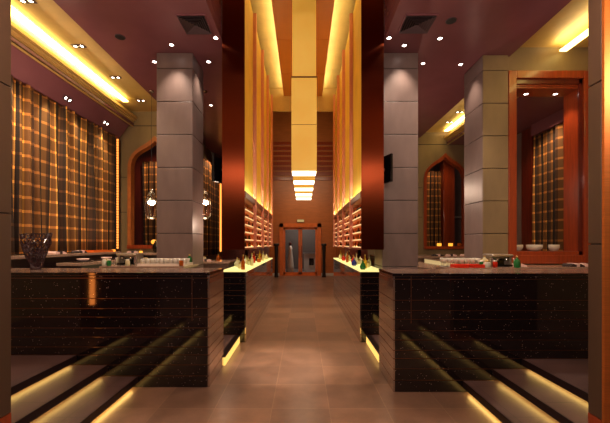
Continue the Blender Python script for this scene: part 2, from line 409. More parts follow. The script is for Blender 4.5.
# ------------------------------------------------------------------ steps and platforms
def steps(s, xs, y1, label):
    e = empty('lit_steps', (s*2.5, 3, 0), label, 'steps')
    z0 = 0
    for i, x in enumerate(xs):
        h = (.125, .125, .111)[i]
        y0 = 2.47 if i == 2 else 1.2
        xo = 4.98
        MB().box(min(s*(x+.08), s*xo), max(s*(x+.08), s*xo), y0, y1, z0, z0+h-.07).build('riser', 'nosing', e)
        MB().box(min(s*(x+.012), s*xo), max(s*(x+.012), s*xo), y0, y1, z0+h-.07, z0+h).build('tread', 'step', e)
        MB().box(min(s*x, s*(x+.012)), max(s*x, s*(x+.012)), y0, y1, z0+h-.07, z0+h, .002).build('nosing', 'nosing', e)
        MB().box(min(s*(x+.05), s*(x+.08)), max(s*(x+.05), s*(x+.08)), y0, y1-.01, z0+h-.085, z0+h-.07).build('light_strip', 'led_step', e)
        z0 += h
steps(-1, (1.83, 2.167, 2.51), 3.66, 'three stone steps with yellow lit nosings in front of the left bar counter')
steps(1, (1.715, 2.035, 2.35), 3.545, 'three stone steps with yellow lit nosings in front of the right bar counter')
def rear_platform(s, yb, label):
    e = empty('service_platform', (s*2, 5, 0), label, 'platform')
    sx = lambda a, b, *r: (min(s*a, s*b), max(s*a, s*b))+r
    MB().box(*sx(1.10, 1.38, yb, 5.32, 0, .125)).build('tread', 'step', e)
    MB().box(*sx(1.38, 1.7, yb, 5.32, 0, .25)).build('tread', 'step', e)
    xo = 4.99 if s < 0 else 6.0
    yd = 8.45 if s < 0 else 9.94
    m = MB(); m.box(*sx(1.7, xo, yb, yd, 0, PLAT)); m.box(*sx(1.55, 1.7, 5.33, yd, 0, PLAT)); m.build('deck', 'step', e)
    MB().box(*sx(1.02, 1.10, yb, 5.32, .0, .105)).build('light_strip', 'led_rear', e)
    MB().box(*sx(1.02, 1.10, yb, 5.32, .105, .125)).build('nosing', 'nosing', e)
    MB().box(*sx(1.372, 1.38, yb, 5.32, .13, .23)).build('light_strip', 'led_rear', e)
rear_platform(-1, 4.33, 'raised service floor with a lit edge behind the left bar counter')
rear_platform(1, 4.22, 'raised service floor with a lit edge behind the right bar counter')

# ------------------------------------------------------------------ front bar counters
GZ = [0, .128, .25, .361, .45, .561, .661, .783, .878, .989, 1.215]
def front_bar(s, xe, xo, yf, yb, label):
    e = empty('bar_counter', (s*2.2, (yf+yb)/2, 0), label, 'bar counter')
    zt = 1.278; g = .006
    X = lambda a, b: (min(s*a, s*b), max(s*a, s*b))
    m = MB(); n = MB(); b = MB()
    for i, z in enumerate(GZ):
        zz = GZ[i+1] if i+1 < len(GZ) else zt-.03
        m.box(*X(xe+.02, xo), yf, yf+.02, z+g/2, zz-g/2, .002)
        n.box(*X(xe, xe+.02), yf, yb, z+g/2, zz-g/2, .002)
        b.box(*X(xe+.018, xo), yf+.004, yf+.02, zz-g/2, zz+g/2)
        b.box(*X(xe+.004, xe+.02), yf+.004, yb, zz-g/2, zz+g/2)
    m.build('front_panel', 'granite', e); n.build('end_panel', 'granite_side', e); b.build('inlay', 'brass', e)
    box('carcass', 'black_matte', *X(xe+.021, xo), yf+.021, yb, 0, zt-.032, e)
    box('edging', 'granite', *X(xe-.004, xo), yf-.004, yb+.004, zt-.03, zt-.001, e, .003)
    box('countertop', 'bar_top', *X(xe+.012, xo-.002), yf+.05, yb, zt-.001, zt, e)
    box('upright_strip', 'brass', *X(xe+.19, xe+.196), yf-.001, yf+.003, .74, 1.245, e)  # thin brass-coloured upright strip on the front panel
    return e
front_bar(-1, 1.04, 3.9, 3.667, 4.32, 'black polished granite bar counter with the plum coral vase on top')
front_bar(1, .97, 3.9, 3.55, 4.21, 'black polished granite bar counter below the red framed opening')

# ------------------------------------------------------------------ corridor counters with lit tops
YC, YE = 5.33, 9.95
CZ = 1.17
def corridor_counter(s, label):
    e = empty('lit_counter', (s*1.2, 7.6, 0), label, 'counter')
    X = lambda a, b: (min(s*a, s*b), max(s*a, s*b))
    zs = [0, .13, .25, .33, .52, .62, .76, .84, .95, 1.05]; g = .006
    m = MB(); n = MB(); b = MB()
    for i, z in enumerate(zs):
        zz = zs[i+1] if i+1 < len(zs) else CZ-.03
        m.box(*X(.94, 1.54), YC, YC+.02, z+g/2, zz-g/2, .002)
        n.box(*X(.92, .94), YC, YE, z+g/2, zz-g/2, .002)
        b.box(*X(.938, 1.30), YC+.004, YC+.02, zz-g/2, zz+g/2); b.box(*X(.924, .94), YC+.004, YE, zz-g/2, zz+g/2)
    m.build('end_panel', 'granite', e); n.build('side_panel', 'granite_side', e); b.build('inlay', 'brass', e)
    box('carcass', 'black_matte', *X(.941, 1.30), YC+.021, YE, 0, CZ-.032, e)
    box('lit_top', 'onyx', *X(.915, 1.305), YC-.005, YE, CZ-.03, CZ, e, .004)
corridor_counter(-1, 'long black counter with glowing top along the left of the corridor')
corridor_counter(1, 'long black counter with glowing top along the right of the corridor')

# ------------------------------------------------------------------ hanging shelf walls over the corridor counters
PY = [5.3, 6.40, 7.6, 8.75, 9.88]
SH = [1.53, 1.655, 1.78, 1.905, 2.03, 2.155, 2.28]
ORD = ['first', 'second', 'third', 'fourth', 'fifth', 'sixth', 'seventh', 'eighth', 'ninth', 'tenth', 'eleventh', 'twelfth']
BAY = ['nearest', 'second', 'third', 'farthest']
protoB = {}
def bprof(kind):
    return dict(slim=[(.016, 0), (.017, .01), (.017, .055), (.006, .072), (.006, .092), (.008, .094)],
                squat=[(.022, 0), (.024, .01), (.024, .045), (.008, .06), (.008, .075), (.011, .077), (.011, .085)],
                flask=[(.02, 0), (.026, .02), (.022, .045), (.007, .06), (.007, .085)])[kind]
for i, (k, mm) in enumerate((('slim', 'dark_bottle'), ('squat', 'b_amber'), ('flask', 'b_brown'))):
    o = MB().lathe(bprof(k), n=8).build('miniature_bottle', mm); protoB[i] = o
used = set()
def gantry(s, side):
    X = lambda a, b: (min(s*a, s*b), max(s*a, s*b))
    e = empty('copper_panel', (s*1.11, 5.28, 1.5), 'tall brushed copper end panel hanging at the %s side of the corridor' % side, 'panel')
    box('copper_face', 'copper', *X(.93, 1.29), 5.262, 5.275, 1.50, VOID, e, .002)
    box('copper_return', 'copper', *X(1.278, 1.29), 5.275, 9.9, 1.50, VOID, e)
    box('core', 'black_matte', *X(1.10, 1.278), 5.275, 9.9, 1.5, VOID, e)
    for b in range(4):
        y0, y1 = PY[b]-.02 if b == 0 else PY[b]+.031, PY[b+1]
        e = empty('shelving_bay', (s*1.0, (y0+y1)/2, 1.5), '%s lit shelving bay with gold upper panel on the %s of the corridor' % (BAY[b], side), 'shelving')
        box('back_panel', 'shelf_wood', *X(1.085, 1.098), y0, y1, 1.5, 2.37, e)
        box('gold_panel', 'gold_leaf', *X(.965, .985), y0+.02, y1-.02, 2.42, VOID-.02, e)
        box('valance', 'red_wood', *X(.935, 1.085), y0, y1, 1.50, 1.53, e)
        m = MB(); m.box(*X(.930, 1.085), y0+.01, y1-.01, 2.335, 2.37); m.box(*X(.920, .938), y0+.01, y1-.01, 2.34, 2.445, .004)
        m.build('ledge', 'dark_wood', e)
        box('ledge_light', 'led_gold', *X(.942, .960), y0+.03, y1-.03, 2.372, 2.38, e)
        for z in SH[:-1]:
            p = box('shelf', 'shelf_wood', *X(.945, 1.085), y0+.01, y1-.01, z, z+.012, e)
            box('light_edge', 'shelf_glow', *X(.938, .945), y0+.11, y1-.13, z-.002, z+.016, p)
            box('light_back', 'shelf_back_glow', *X(1.07, 1.082), y0+.06, y1-.06, z+.012, z+.022, p)
        if b < 3 or True:
            pb = MB().box(*X(.900, .968), y1-.03, y1+.03, 1.5, VOID-.01, .006).build('post', 'post', e)
        m = MB()
        for z in SH[:-1]: pass
        for r, z in enumerate(SH[:-1]):
            n = 5
            for q in range(n):
                k = random.choice((0, 0, 1, 2))
                src = protoB[k]
                if k in used:
                    o = src.copy(); C.objects.link(o)
                else:
                    o = src; used.add(k)
                o.location = (s*(1.0+random.uniform(-.015, .03)), y0+.1+(y1-y0-.2)*(q+.5+random.uniform(-.15, .15))/n, z+.012)
                tag(o, '%s miniature bottle, %s along, %s shelf up, %s bay of the %s shelving wall' % (('dark', 'amber', 'brown')[k], ORD[q], ORD[r], BAY[b], side), 'bottle', 'miniature bottles on the lit shelves')
gantry(-1, 'left'); gantry(1, 'right')

# bottles on the glowing counters
def big_bottle(name, col, prof, cap, label, loc):
    e = empty(name, loc, label, 'bottle', 'bottles on the lit counters')
    o = MB().lathe(prof, (0, 0, 0), 14).build('bottle_body', 'b_'+col); o.parent = e
    zt = prof[-1][1]; e.scale = (.85, .85, .8); c = MB().lathe([(cap, zt-.005), (cap, zt+.03), (0, zt+.032)], (0, 0, 0), 10).build('cap', 'foil'); c.parent = e
    return e
PROF = dict(tall=[(.035, 0), (.038, .01), (.038, .16), (.013, .21), (.013, .28)],
            round=[(.04, 0), (.06, .03), (.062, .07), (.04, .12), (.014, .15), (.014, .19)],
            square=[(.045, 0), (.048, .01), (.048, .13), (.02, .15), (.02, .17)],
            jar=[(.05, 0), (.055, .01), (.055, .09), (.045, .1)])
colsL = ['amber', 'cream', 'clear', 'clear', 'cream', 'clear', 'cream', 'clear', 'red', 'amber', 'red', 'brown', 'cream', 'clear', 'amber', 'cream', 'yellow', 'clear']
colsR = ['green', 'yellow', 'cream', 'clear', 'blue', 'clear', 'cream', 'clear', 'red', 'amber', 'red', 'cream', 'red', 'brown', 'blue', 'cream', 'clear', 'yellow']
kinds = list(PROF)
for s, side, cols in ((-1, 'left', colsL), (1, 'right', colsR)):
    for i, c in enumerate(cols):
        k = kinds[(i*7+(s > 0)) % 4]
        y = YC+.12+i*.235; x = 1.0+.2*((i*5) % 3)/2+random.uniform(-.02, .02)
        if i < 8: x = .99+.24*((i*5) % 4)/3
        big_bottle('counter_bottle', c, PROF[k], .016 if k != 'jar' else .05,
                   '%s %s bottle, %s from the near end of the glowing %s counter' % (k, c, (ORD+['thirteenth', 'fourteenth', 'fifteenth', 'sixteenth', 'seventeenth', 'eighteenth'])[i], side), (s*x, y, CZ))

# ------------------------------------------------------------------ corridor ceiling panel and box lanterns
e = empty('ceiling_panel', (0, 7, VOID), 'orange lacquered ceiling panel with glowing yellow edges above the lanterns', 'ceiling panel')
m = MB()
for y0 in (4.25, 5.7, 7.15, 8.6): m.box(-.575, .575, y0, min(y0+1.44, 9.9), VOID-.04, VOID+.0, .004)
m.build('panel_board', 'orange_ceiling', e)
m = MB(); m.box(-.53, .53, 4.25, 9.9, VOID, VOID+.2); m.build('hanger', 'orange_ceiling', e)
for s in (-1, 1): MB().box(min(s*.56, s*.575), max(s*.56, s*.575), 4.25, 9.88, VOID+.001, VOID+.012).build('edge_light', 'led_yellow', e)
LY = [5.95, 6.86, 7.76, 8.65, 9.42]
LB = EYE+71.5*LY[0]/F
for i, y in enumerate(LY):
    w = .228; dpt = .36
    e = empty('box_lantern', (0.02, y+dpt/2, LB), '%s tall amber box lantern in the row hanging over the corridor' % ('nearest', 'second', 'third', 'fourth', 'farthest')[i], 'lantern', 'row of box lanterns')
    zt = VOID-.045; zm = EYE+(HY-77)*LY[0]/F
    cx = .02
    m = MB()
    for z0, z1, ww in ((LB+.02, (LB+zm)/2-.005, w), ((LB+zm)/2+.005, zm-.012, w), (zm+.012, zt, w-.012)):
        m.box(cx-ww, cx+ww, y, y+dpt, z0, z1, .004)
    m.build('shade', 'lantern', e)
    m = MB(); m.box(cx-w+.006, cx+w-.006, y+.006, y+dpt-.006, (LB+zm)/2-.005, (LB+zm)/2+.005); m.box(cx-w-.008, cx+w+.008, y-.006, y+dpt+.006, zm-.012, zm+.012)
    m.box(cx-w, cx+w, y, y+dpt, zt, zt+.005)
    m.build('seam_band', 'lantern_edge', e)
    box('diffuser', 'diffuser', cx-w+.01, cx+w-.01, y+.01, y+dpt-.01, LB, LB+.02, e)

# ------------------------------------------------------------------ stone pillars
def pillar(x0, x1, y0, y1, z0, z1, label, joints):
    e = empty('stone_pillar', ((x0+x1)/2, (y0+y1)/2, z0), label, 'pillar')
    box('core', 'groove', x0+.012, x1-.012, y0+.012, y1-.012, z0, z1, e)
    m = MB(); zs = [z0]+joints+[z1]
    for a, b in zip(zs, zs[1:]): m.box(x0, x1, y0, y1, a+.005, b-.005, .006)
    m.build('cladding', 'stone', e)
    return e
pillar(-2.485, -1.875, 5.6, 6.21, PLAT, CEIL, 'square grey stone pillar behind the left bar counter, pendant lamps beside it', J)
pillar(1.345, 1.955, 5.6, 6.21, PLAT, CEIL, 'square grey stone pillar next to the right copper panel', J)
pillar(3.09, 3.52, 5.69, 6.33, PLAT, CEIL, 'square grey stone pillar joined to the wall of the red framed opening', J)
def near_pier(s, y0, y1, label):
    e = empty('stone_pier', (s*2.5, (y0+y1)/2, .25), label, 'pillar')
    x0, x1 = min(s*2.17, s*3.3), max(s*2.17, s*3.3)
    if s > 0: x0 = 2.12
    box('plinth', 'red_wood', x0, x1, y0, y1, .25, .343, e)
    m = MB(); zs = [.343, 1.595 if s > 0 else 1.82, 2.76, 3.9, CEIL]
    for a, b in zip(zs, zs[1:]): m.box(x0, x1, y0, y1, a+.004, b-.004, .004)
    m.build('cladding', 'pier_stone', e)
    box('core', 'groove', x0+.01, x1-.01, y0+.01, y1-.01, .343, CEIL, e)
    if s > 0:
        box('copper_facing', 'copper_lit', x0+.004, x1, y0-.02, y0, .25, CEIL, e)
near_pier(-1, 2.33, 2.455, 'dark stone pier at the extreme left beside the steps')
near_pier(1, 2.345, 2.455, 'dark stone pier with copper facing at the extreme right beside the steps')

e = empty('pier_lamp', (-3.1, 2.475, .362), 'vertical orange light strip on the back of the left pier, mirrored in the bar', 'light strip')
box('housing', 'brass', -3.15, -3.05, 2.456, 2.475, .362, 1.9, e); box('diode', 'led_pier', -3.135, -3.065, 2.475, 2.49, .70, 1.86, e)
# ------------------------------------------------------------------ right portal wall and red frame
m = MB(); m.box(3.52, 3.60, 5.72, 6.07, PLAT+.004, HI); m.box(4.92, 6.05, 5.72, 6.07, PLAT+.004, HI); m.box(3.60, 4.92, 5.72, 6.07, 4.52, HI); m.box(3.60, 4.92, 5.72, 6.07, PLAT+.004, 1.25)
for a, b in zip([PLAT]+J, J+[CEIL]): m.box(3.094, 3.525, 5.668, 5.688, a+.006, b-.005, .004)  # olive slabs over the pillar front, yellow light painted into their colour
struct(m.build('wall_portal', 'olive_stone'))
m = MB()
for z in J: m.box(3.52, 3.56, 5.716, 5.72, z-.006, z+.006)
struct(m.build('trim_joint_portal', 'groove'))
e = empty('window_surround', (4.25, 5.75, 1.25), 'large red wood framed opening with three glass bowls on its sill', 'window frame')
m = MB(); m.box(3.53, 3.67, 5.66, 5.73, 1.25, 4.57, .008); m.box(4.83, 4.99, 5.66, 5.73, 1.25, 4.57, .008); m.box(3.67, 4.83, 5.66, 5.73, 4.44, 4.57, .008); m.box(3.67, 4.83, 5.66, 5.73, 1.25, 1.40, .008)
m.build('outer_frame', 'red_wood', e)
m = MB(); m.box(3.60, 3.70, 5.73, 6.08, 1.40, 4.52); m.box(4.80, 4.92, 5.73, 6.08, 1.40, 4.52); m.box(3.70, 4.80, 5.74, 6.08, 4.30, 4.52); m.box(3.70, 4.80, 5.73, 5.74, 4.33, 4.52)
m.build('reveal', 'red_wood', e)
m = MB(); m.box(3.67, 4.83, 5.70, 5.73, 4.36, 4.44); m.box(4.77, 4.83, 5.70, 5.73, 1.40, 4.44)
m.build('inner_bead', 'dark_wood', e)
box('sill', 'red_wood', 3.6, 4.92, 5.70, 6.08, 1.38, 1.465, e, .004)

# ------------------------------------------------------------------ curtains
def curtain(p0, p1, z0, z1, label, pitch=.17, amp=.065, seed=0):
    rnd = random.Random(seed)
    a = Vector((p0[0], p0[1], 0)); b = Vector((p1[0], p1[1], 0)); L = (b-a).length; d = (b-a)/L; nrm = Vector((-d.y, d.x, 0))
    n = int(L/pitch*10); nz = 10
    e = empty('plaid_curtain', (a+b)/2+Vector((0, 0, z0)), label, 'curtain')
    ph = [0]; 
    for i in range(n): ph.append(ph[-1]+2*math.pi/10*(1+.45*math.sin(i*.037*3+seed)+.2*rnd.uniform(-1, 1)))
    bm = bmesh.new(); uvl = bm.loops.layers.uv.new('UVMap')
    grid = []; us = []
    for k in range(nz+1):
        t = k/nz; row = []; u = 0; prev = None; ur = []
        for i in range(n+1):
            am = amp*(.55+.45*math.sin(i*.11+seed*2))*(.7+.5*(1-t))
            off = am*math.sin(ph[i])+.4*am*math.sin(ph[i]*.43+1)+.01*math.sin(t*5+i*.3)
            p = a+d*(L*i/n+.012*math.sin(t*4+i*.2))+nrm*off; p.z = z0+(z1-z0)*t
            row.append(bm.verts.new(p-Vector(e.location)))
            if prev is not None: u += (Vector((p.x, p.y, 0))-Vector((prev.x, prev.y, 0))).length
            prev = p; ur.append(u)
        grid.append(row); us.append(ur)
    for k in range(nz):
        for i in range(n):
            f = bm.faces.new((grid[k][i], grid[k][i+1], grid[k+1][i+1], grid[k+1][i])); f.smooth = True
            for lp, (kk, ii) in zip(f.loops, ((k, i), (k, i+1), (k+1, i+1), (k+1, i))):
                lp[uvl].uv = (us[5][ii], z0+(z1-z0)*kk/nz)
    me = bpy.data.meshes.new('cloth'); bm.to_mesh(me); bm.free(); me.materials.append(M['plaid'])
    o = bpy.data.objects.new('cloth', me); C.objects.link(o); o.parent = e
    so = o.modifiers.new('Thickness', 'SOLIDIFY'); so.thickness = .004
    q = MB().tube([(p0[0], p0[1], z1-.01), (p1[0], p1[1], z1-.01)], .015).build('curtain_rail', 'brass', e)
    return e
curtain((-4.68, 4.6), (-4.68, 8.3), 1.43, 4.28, 'long brown and gold plaid curtain covering the left wall under the cove light', seed=1)
curtain((-3.12, 9.2), (-3.12, 12.3), 1.2, 4.30, 'dark plaid curtain glimpsed between the left pillar and the copper panel', seed=2)
curtain((5.90, 6.3), (5.90, 8.4), .5, 4.34, 'plaid curtain seen through the red framed opening', seed=3)
curtain((-5.08, 10.45), (-4.2, 10.45), .5, 4.2, 'plaid curtain seen through the orange arch', seed=4)
curtain((4.35, 11.9), (5.0, 11.9), .5, 4.2, 'plaid curtain seen through the red wood arch', seed=5)
box_l = lambda *a: box(*a)
struct(box('trim_pilaster', 'dark_wood', 5.86, 6.05, 8.45, 8.85, PLAT, 4.6))
struct(box('trim_stone_end', 'stone', 5.9, 6.05, 8.86, 9.9, PLAT, 4.6))
o = box('pilaster', 'red_wood', 5.05, 5.45, 11.85, 12.2, 0, 4.6, None, .01); tag(o, 'red wood post standing behind the red arch', 'post')
o = box('wall_shelf', 'steel', 5.55, 6.0, 12.1, 12.4, 2.55, 2.6, None, .005); tag(o, 'small pale shelf on the wall behind the red arch', 'shelf')
struct(MB().prism_xz([(-4.45, 4.625), (-4.74, 4.25), (-5.0, 4.25), (-5.0, 4.625)], -1.5, 8.45).build('soffit_raked', 'plum')); struct(box('trim_pelmet_right', 'plum', 5.82, 6.05, 6.1, 8.42, 4.33, 4.62))
# orange LED strip at the far end of the left curtain
e = empty('marquee_strip', (-4.71, 8.38, 1.37), 'vertical orange light strip at the far end of the long curtain', 'light strip')
box('housing', 'brass', -4.75, -4.67, 8.38, 8.44, 1.371, 4.24, e)
m = MB(); z = 1.47
while z < 4.22: m.box(-4.725, -4.685, 8.365, 8.38, z, z+.05); z += .065
m.build('diode', 'led_orange', e)
e = empty('marquee_strip', (-3.08, 12.38, 0), 'vertical orange light strip beside the left copper panel', 'light strip')
box('housing', 'brass', -3.12, -3.04, 12.35, 12.42, 0, 4.2, e); box('diode', 'led_orange', -3.11, -3.05, 12.33, 12.35, 1.3, 4.2, e)

# ------------------------------------------------------------------ service counters behind the bars
def counter(x0, x1, y0, y1, zt, label, glow=False, body='counter_front'):
    e = empty('service_counter', ((x0+x1)/2, (y0+y1)/2, PLAT), label, 'counter')
    box('counter_body', body, x0+.03, x1-.03, y0+.03, y1-.0, PLAT, zt-.05, e)
    box('counter_top', 'counter', x0, x1, y0, y1, zt-.05, zt, e, .004)
    if glow: box('edge_light', 'led_gold', x0+.02, x1-.02, y0+.012, y0+.028, zt-.075, zt-.055, e)
    return e
counter(-4.99, -4.34, 4.6, 7.9, 1.41, 'long stone ledge under the plaid curtain on the left', body='nosing')
counter(-4.99, -3.25, 7.92, 8.48, 1.37, 'stone ledge below the orange arch', body='nosing')
counter(-3.0, -1.75, 4.85, 5.5, 1.265, 'work counter with glass trays between the bar and the left pillar')
counter(-2.9, -1.6, 7.2, 8.1, 1.2, 'stone counter between the left pillar and the corridor shelving')
counter(2.2, 2.78, 5.0, 8.3, 1.16, 'stone side counter running back past the right pillar')
counter(3.08, 5.9, 5.1, 5.64, 1.235, 'stone ledge in front of the red framed opening')
counter(2.0, 5.7, 8.45, 9.9, 1.27, 'dark ledge below the red arch')
counter(2.0, 3.05, 4.5, 4.98, 1.265, 'work counter with goblets and red trays behind the right bar')

counter(-4.15, -3.72, 5.55, 7.85, 1.27, 'dark stone counter between the curtain ledge and the lit splashback', body='nosing')
def splash(p0, p1, z0, z1, label):
    e = empty('lit_splashback', ((p0[0]+p1[0])/2, (p0[1]+p1[1])/2, PLAT), label, 'splashback')
    d = Vector((p1[0]-p0[0], p1[1]-p0[1])).normalized(); n = Vector((-d.y, d.x))*.015
    q = lambda w: [(p0[0]+n.x*w, p0[1]+n.y*w), (p1[0]+n.x*w, p1[1]+n.y*w), (p1[0]-n.x*w, p1[1]-n.y*w), (p0[0]-n.x*w, p0[1]-n.y*w)]
    MB().prism_xy(q(1), PLAT, z0).build('base', 'counter_front', e); MB().prism_xy(q(1), z0, z1).build('lit_panel', 'splash', e); MB().prism_xy(q(2), z1, z1+.03).build('capping', 'counter', e)
splash((2.87, 5.0), (3.07, 8.3), 1.09, 1.215, 'pale lit splashback running back from the right bar past the goblets')
splash((-3.23, 5.52), (-3.68, 7.85), 1.09, 1.215, 'pale lit splashback running back from the left bar towards the curtain')
# ------------------------------------------------------------------ small things
# coral vase
vx, vy = -3.33, 4.12
e = empty('coral_vase', (vx, vy, 1.278), 'plum openwork coral vase on the left end of the bar', 'vase')
prof = [(.055, .0), (.06, .03), (.075, .08), (.1, .14), (.125, .2), (.145, .26), (.16, .32), (.168, .38), (.175, .43)]
bm = bmesh.new(); n = 16; rg = []; prof = [(r*.88, z) for r, z in prof]
rnd = random.Random(3)
for k, (r, z) in enumerate(prof):
    rg.append([bm.verts.new(((r+rnd.uniform(-.012, .012))*math.cos(2*math.pi*(i+.5*(k % 2))/n), (r+rnd.uniform(-.012, .012))*math.sin(2*math.pi*(i+.5*(k % 2))/n), z+rnd.uniform(-.01, .01)+(.03*rnd.random() if k == 8 else 0))) for i in range(n)])
for k in range(len(rg)-1):
    for i in range(n):
        j = (i+1) % n
        if k % 2 == 0: fs = ((rg[k][i], rg[k][j], rg[k+1][i]), (rg[k][j], rg[k+1][j], rg[k+1][i]))
        else: fs = ((rg[k][i], rg[k+1][j], rg[k+1][i]), (rg[k][i], rg[k][j], rg[k+1][j]))
        for f in fs:
            if k < 2 or rnd.random() > .22: bm.faces.new(f)
me = bpy.data.meshes.new('coral_lattice'); bm.to_mesh(me); bm.free(); me.materials.append(M['plum_coral'])
o = bpy.data.objects.new('coral_lattice', me); C.objects.link(o); o.parent = e
w = o.modifiers.new('Wire', 'WIREFRAME'); w.thickness = .016
MB().lathe([(0, .002), (.06, .0), (.062, .02), (.05, .03), (0, .03)], (vx, vy, 1.278), 16).build('foot', 'plum_coral', e)
# bowls on the sill
for x, r, l, y in ((3.80, .085, 'small clear glass bowl, leftmost on the red sill', 5.85), (4.12, .125, 'wide clear glass bowl in the middle of the red sill', 5.88), (4.47, .085, 'clear glass bowl nearest the right side of the red sill', 5.88)):
    e = empty('glass_bowl', (x, y, 1.465), l, 'bowl', 'bowls on the red sill')
    MB().lathe([(r*.45, 0), (r*.8, .02), (r, .06), (r*1.02, .115), (r*.97, .115), (r*.94, .06), (r*.72, .025), (0, .015)], (x, y, 1.465), 24, False).build('bowl_shell', 'frost', e)
    MB().lathe([(r*.7, .026), (r*.9, .05), (0, .052)], (x, y, 1.465), 20, False).build('filling', 'white', e)
# candles in the right arch and left arch
for i, x in enumerate((4.21, 4.56, 4.84)):
    e = empty('candle_cup', (x, 10.2, 1.52), 'small %s cup on the sill of the red arch' % ('amber candle', 'glowing candle', 'dull candle')[i], 'candle', 'candles on the red arch sill')
    MB().lathe([(.06, 0), (.065, .02), (.065, .09)], (x, 10.2, 1.52), 14).build('cup', 'candle' if i < 2 else 'b_amber', e)
    MB().lathe([(.066, .088), (.066, .1), (.05, .1)], (x, 10.2, 1.52), 14).build('rim', 'brass', e)
e = empty('round_lamp', (-3.80, 8.44, 1.56), 'round amber lamp on the sill of the orange arch', 'lamp')
MB().lathe([(0, .02), (.05, .03), (.075, .08), (.05, .13), (0, .14)], (-3.80, 8.42, 1.56), 16).build('globe', 'candle', e)
MB().lathe([(.04, 0), (.04, .02), (.02, .03)], (-3.80, 8.42, 1.56), 12).build('foot', 'brass', e)
for x, y, z, l in ((-3.98, 8.1, 1.37, 'small lit candle cup on the ledge below the orange arch'), (-4.45, 7.75, 1.41, 'small lit candle cup at the far end of the curtain ledge')):
    e = empty('candle_cup', (x, y, z), l, 'candle')
    MB().lathe([(.035, 0), (.04, .01), (.04, .05)], (x, y, z), 12).build('cup', 'candle', e); MB().lathe([(.041, .05), (.041, .058), (.03, .058)], (x, y, z), 12).build('rim', 'brass', e)
for x, l in ((-3.60, 'round black jar nearer the curtain, on the ledge beside the pillar'), (-3.37, 'round black jar touching the pillar outline, on the ledge')):
    e = empty('black_jar', (x, 8.15, 1.37), l, 'jar', 'black jars on the ledge')
    MB().lathe([(.06, 0), (.1, .05), (.115, .13), (.105, .2), (.07, .25), (.06, .27)], (x, 8.15, 1.37), 20).build('jar_body', 'black', e)
    MB().lathe([(.064, .27), (.066, .29), (.03, .31), (.012, .315), (.014, .34), (0, .345)], (x, 8.15, 1.37), 16).build('lid', 'chrome', e)
# pendant lamps
for (px, py, Y), l in (((151.5, 203, 7.0), 'glass pendant lamp hanging on the curtain side of the left pillar'), ((205, 203, 7.0), 'glass pendant lamp hanging between the left pillar and copper panel')):
    x, y, z = at(px, py, Y)
    e = empty('glass_pendant', (x, y, CEIL), l, 'pendant lamp', 'glass pendants by the pillar')
    MB().tube([(x, y, CEIL-.02), (x, y, z+.27)], .004, 6).build('cable', 'black_matte', e)
    MB().lathe([(.05, -.02), (.05, 0)], (x, y, CEIL), 14).build('ceiling_cup', 'chrome', e)
    MB().lathe([(.03, .2), (.035, .27), (.012, .29)], (x, y, z), 12).build('socket', 'chrome', e)
    MB().lathe([(.035, .24), (.07, .16), (.115, .0), (.13, -.14), (.11, -.27), (.06, -.33), (0, -.34)], (x, y, z), 20, False).build('globe', 'glass', e)
    m = MB()
    for k in range(12):
        a = 2*math.pi*k/12
        m.tube([(x+r*math.cos(a), y+r*math.sin(a), z+h) for r, h in ((.038, .24), (.073, .16), (.118, 0), (.133, -.14), (.112, -.27), (.06, -.335))], .004, 5)
    m.build('wire_cage', 'chrome', e)
    MB().lathe([(0, -.024), (.015, -.015), (.02, 0), (.014, .018), (0, .035)], (x, y, z), 12).build('bulb', 'bulb', e)
    MB().tube([(x, y, z+.03), (x, y, z+.21)], .006, 6).build('bulb_stem', 'chrome', e)
    point((x, y, z), 30, (1, .68, .4), .05)
# screens on the shelving wall's outer side
for s, side in ((-1, 'left'), (1, 'right')):
    e = empty('monitor', (s*1.29, 5.45, 2.82), 'flat black monitor on the outer side of the %s copper panel' % side, 'monitor')
    c = Vector((s*1.365, 5.43, 2.82)); ang = s*math.radians(-70)
    def rot(o):
        o.data.transform(Matrix.Translation(c-Vector(e.location)) @ Matrix.Rotation(ang, 4, 'Z'))
        o.parent = e
    rot(MB().box(-.19, .15, -.01, .03, -.225, .225, .006).build('housing', 'black'))
    rot(MB().box(-.18, .14, -.013, -.01, -.21, .21).build('screen', 'screen'))
    MB().tube([(s*1.292, 5.5, 2.82), (s*1.33, 5.48, 2.82), (s*1.36, 5.44, 2.82)], .02).build('bracket', 'black_matte', e)
# floor vases by the door
for px, l in ((276.3, 'tall black floor vase left of the glass door'), (324, 'tall black floor vase right of the glass door')):
    x = (px-CX)*15.7/F
    e = empty('floor_vase', (x, 15.7, 0), l, 'vase', 'black floor vases')
    MB().lathe([(.09, 0), (.09, .05), (.075, .3), (.07, .8), (.085, 1.2), (.095, 1.4), (.08, 1.46), (.12, 1.5), (.125, 1.6), (.1, 1.6), (.07, 1.48), (0, 1.45)], (x, 15.7, 0), 18).build('vase_body', 'black_matte', e)
    MB().lathe([(.105, 0), (.105, .03), (.09, .04)], (x, 15.7, 0), 18).build('foot', 'black', e)
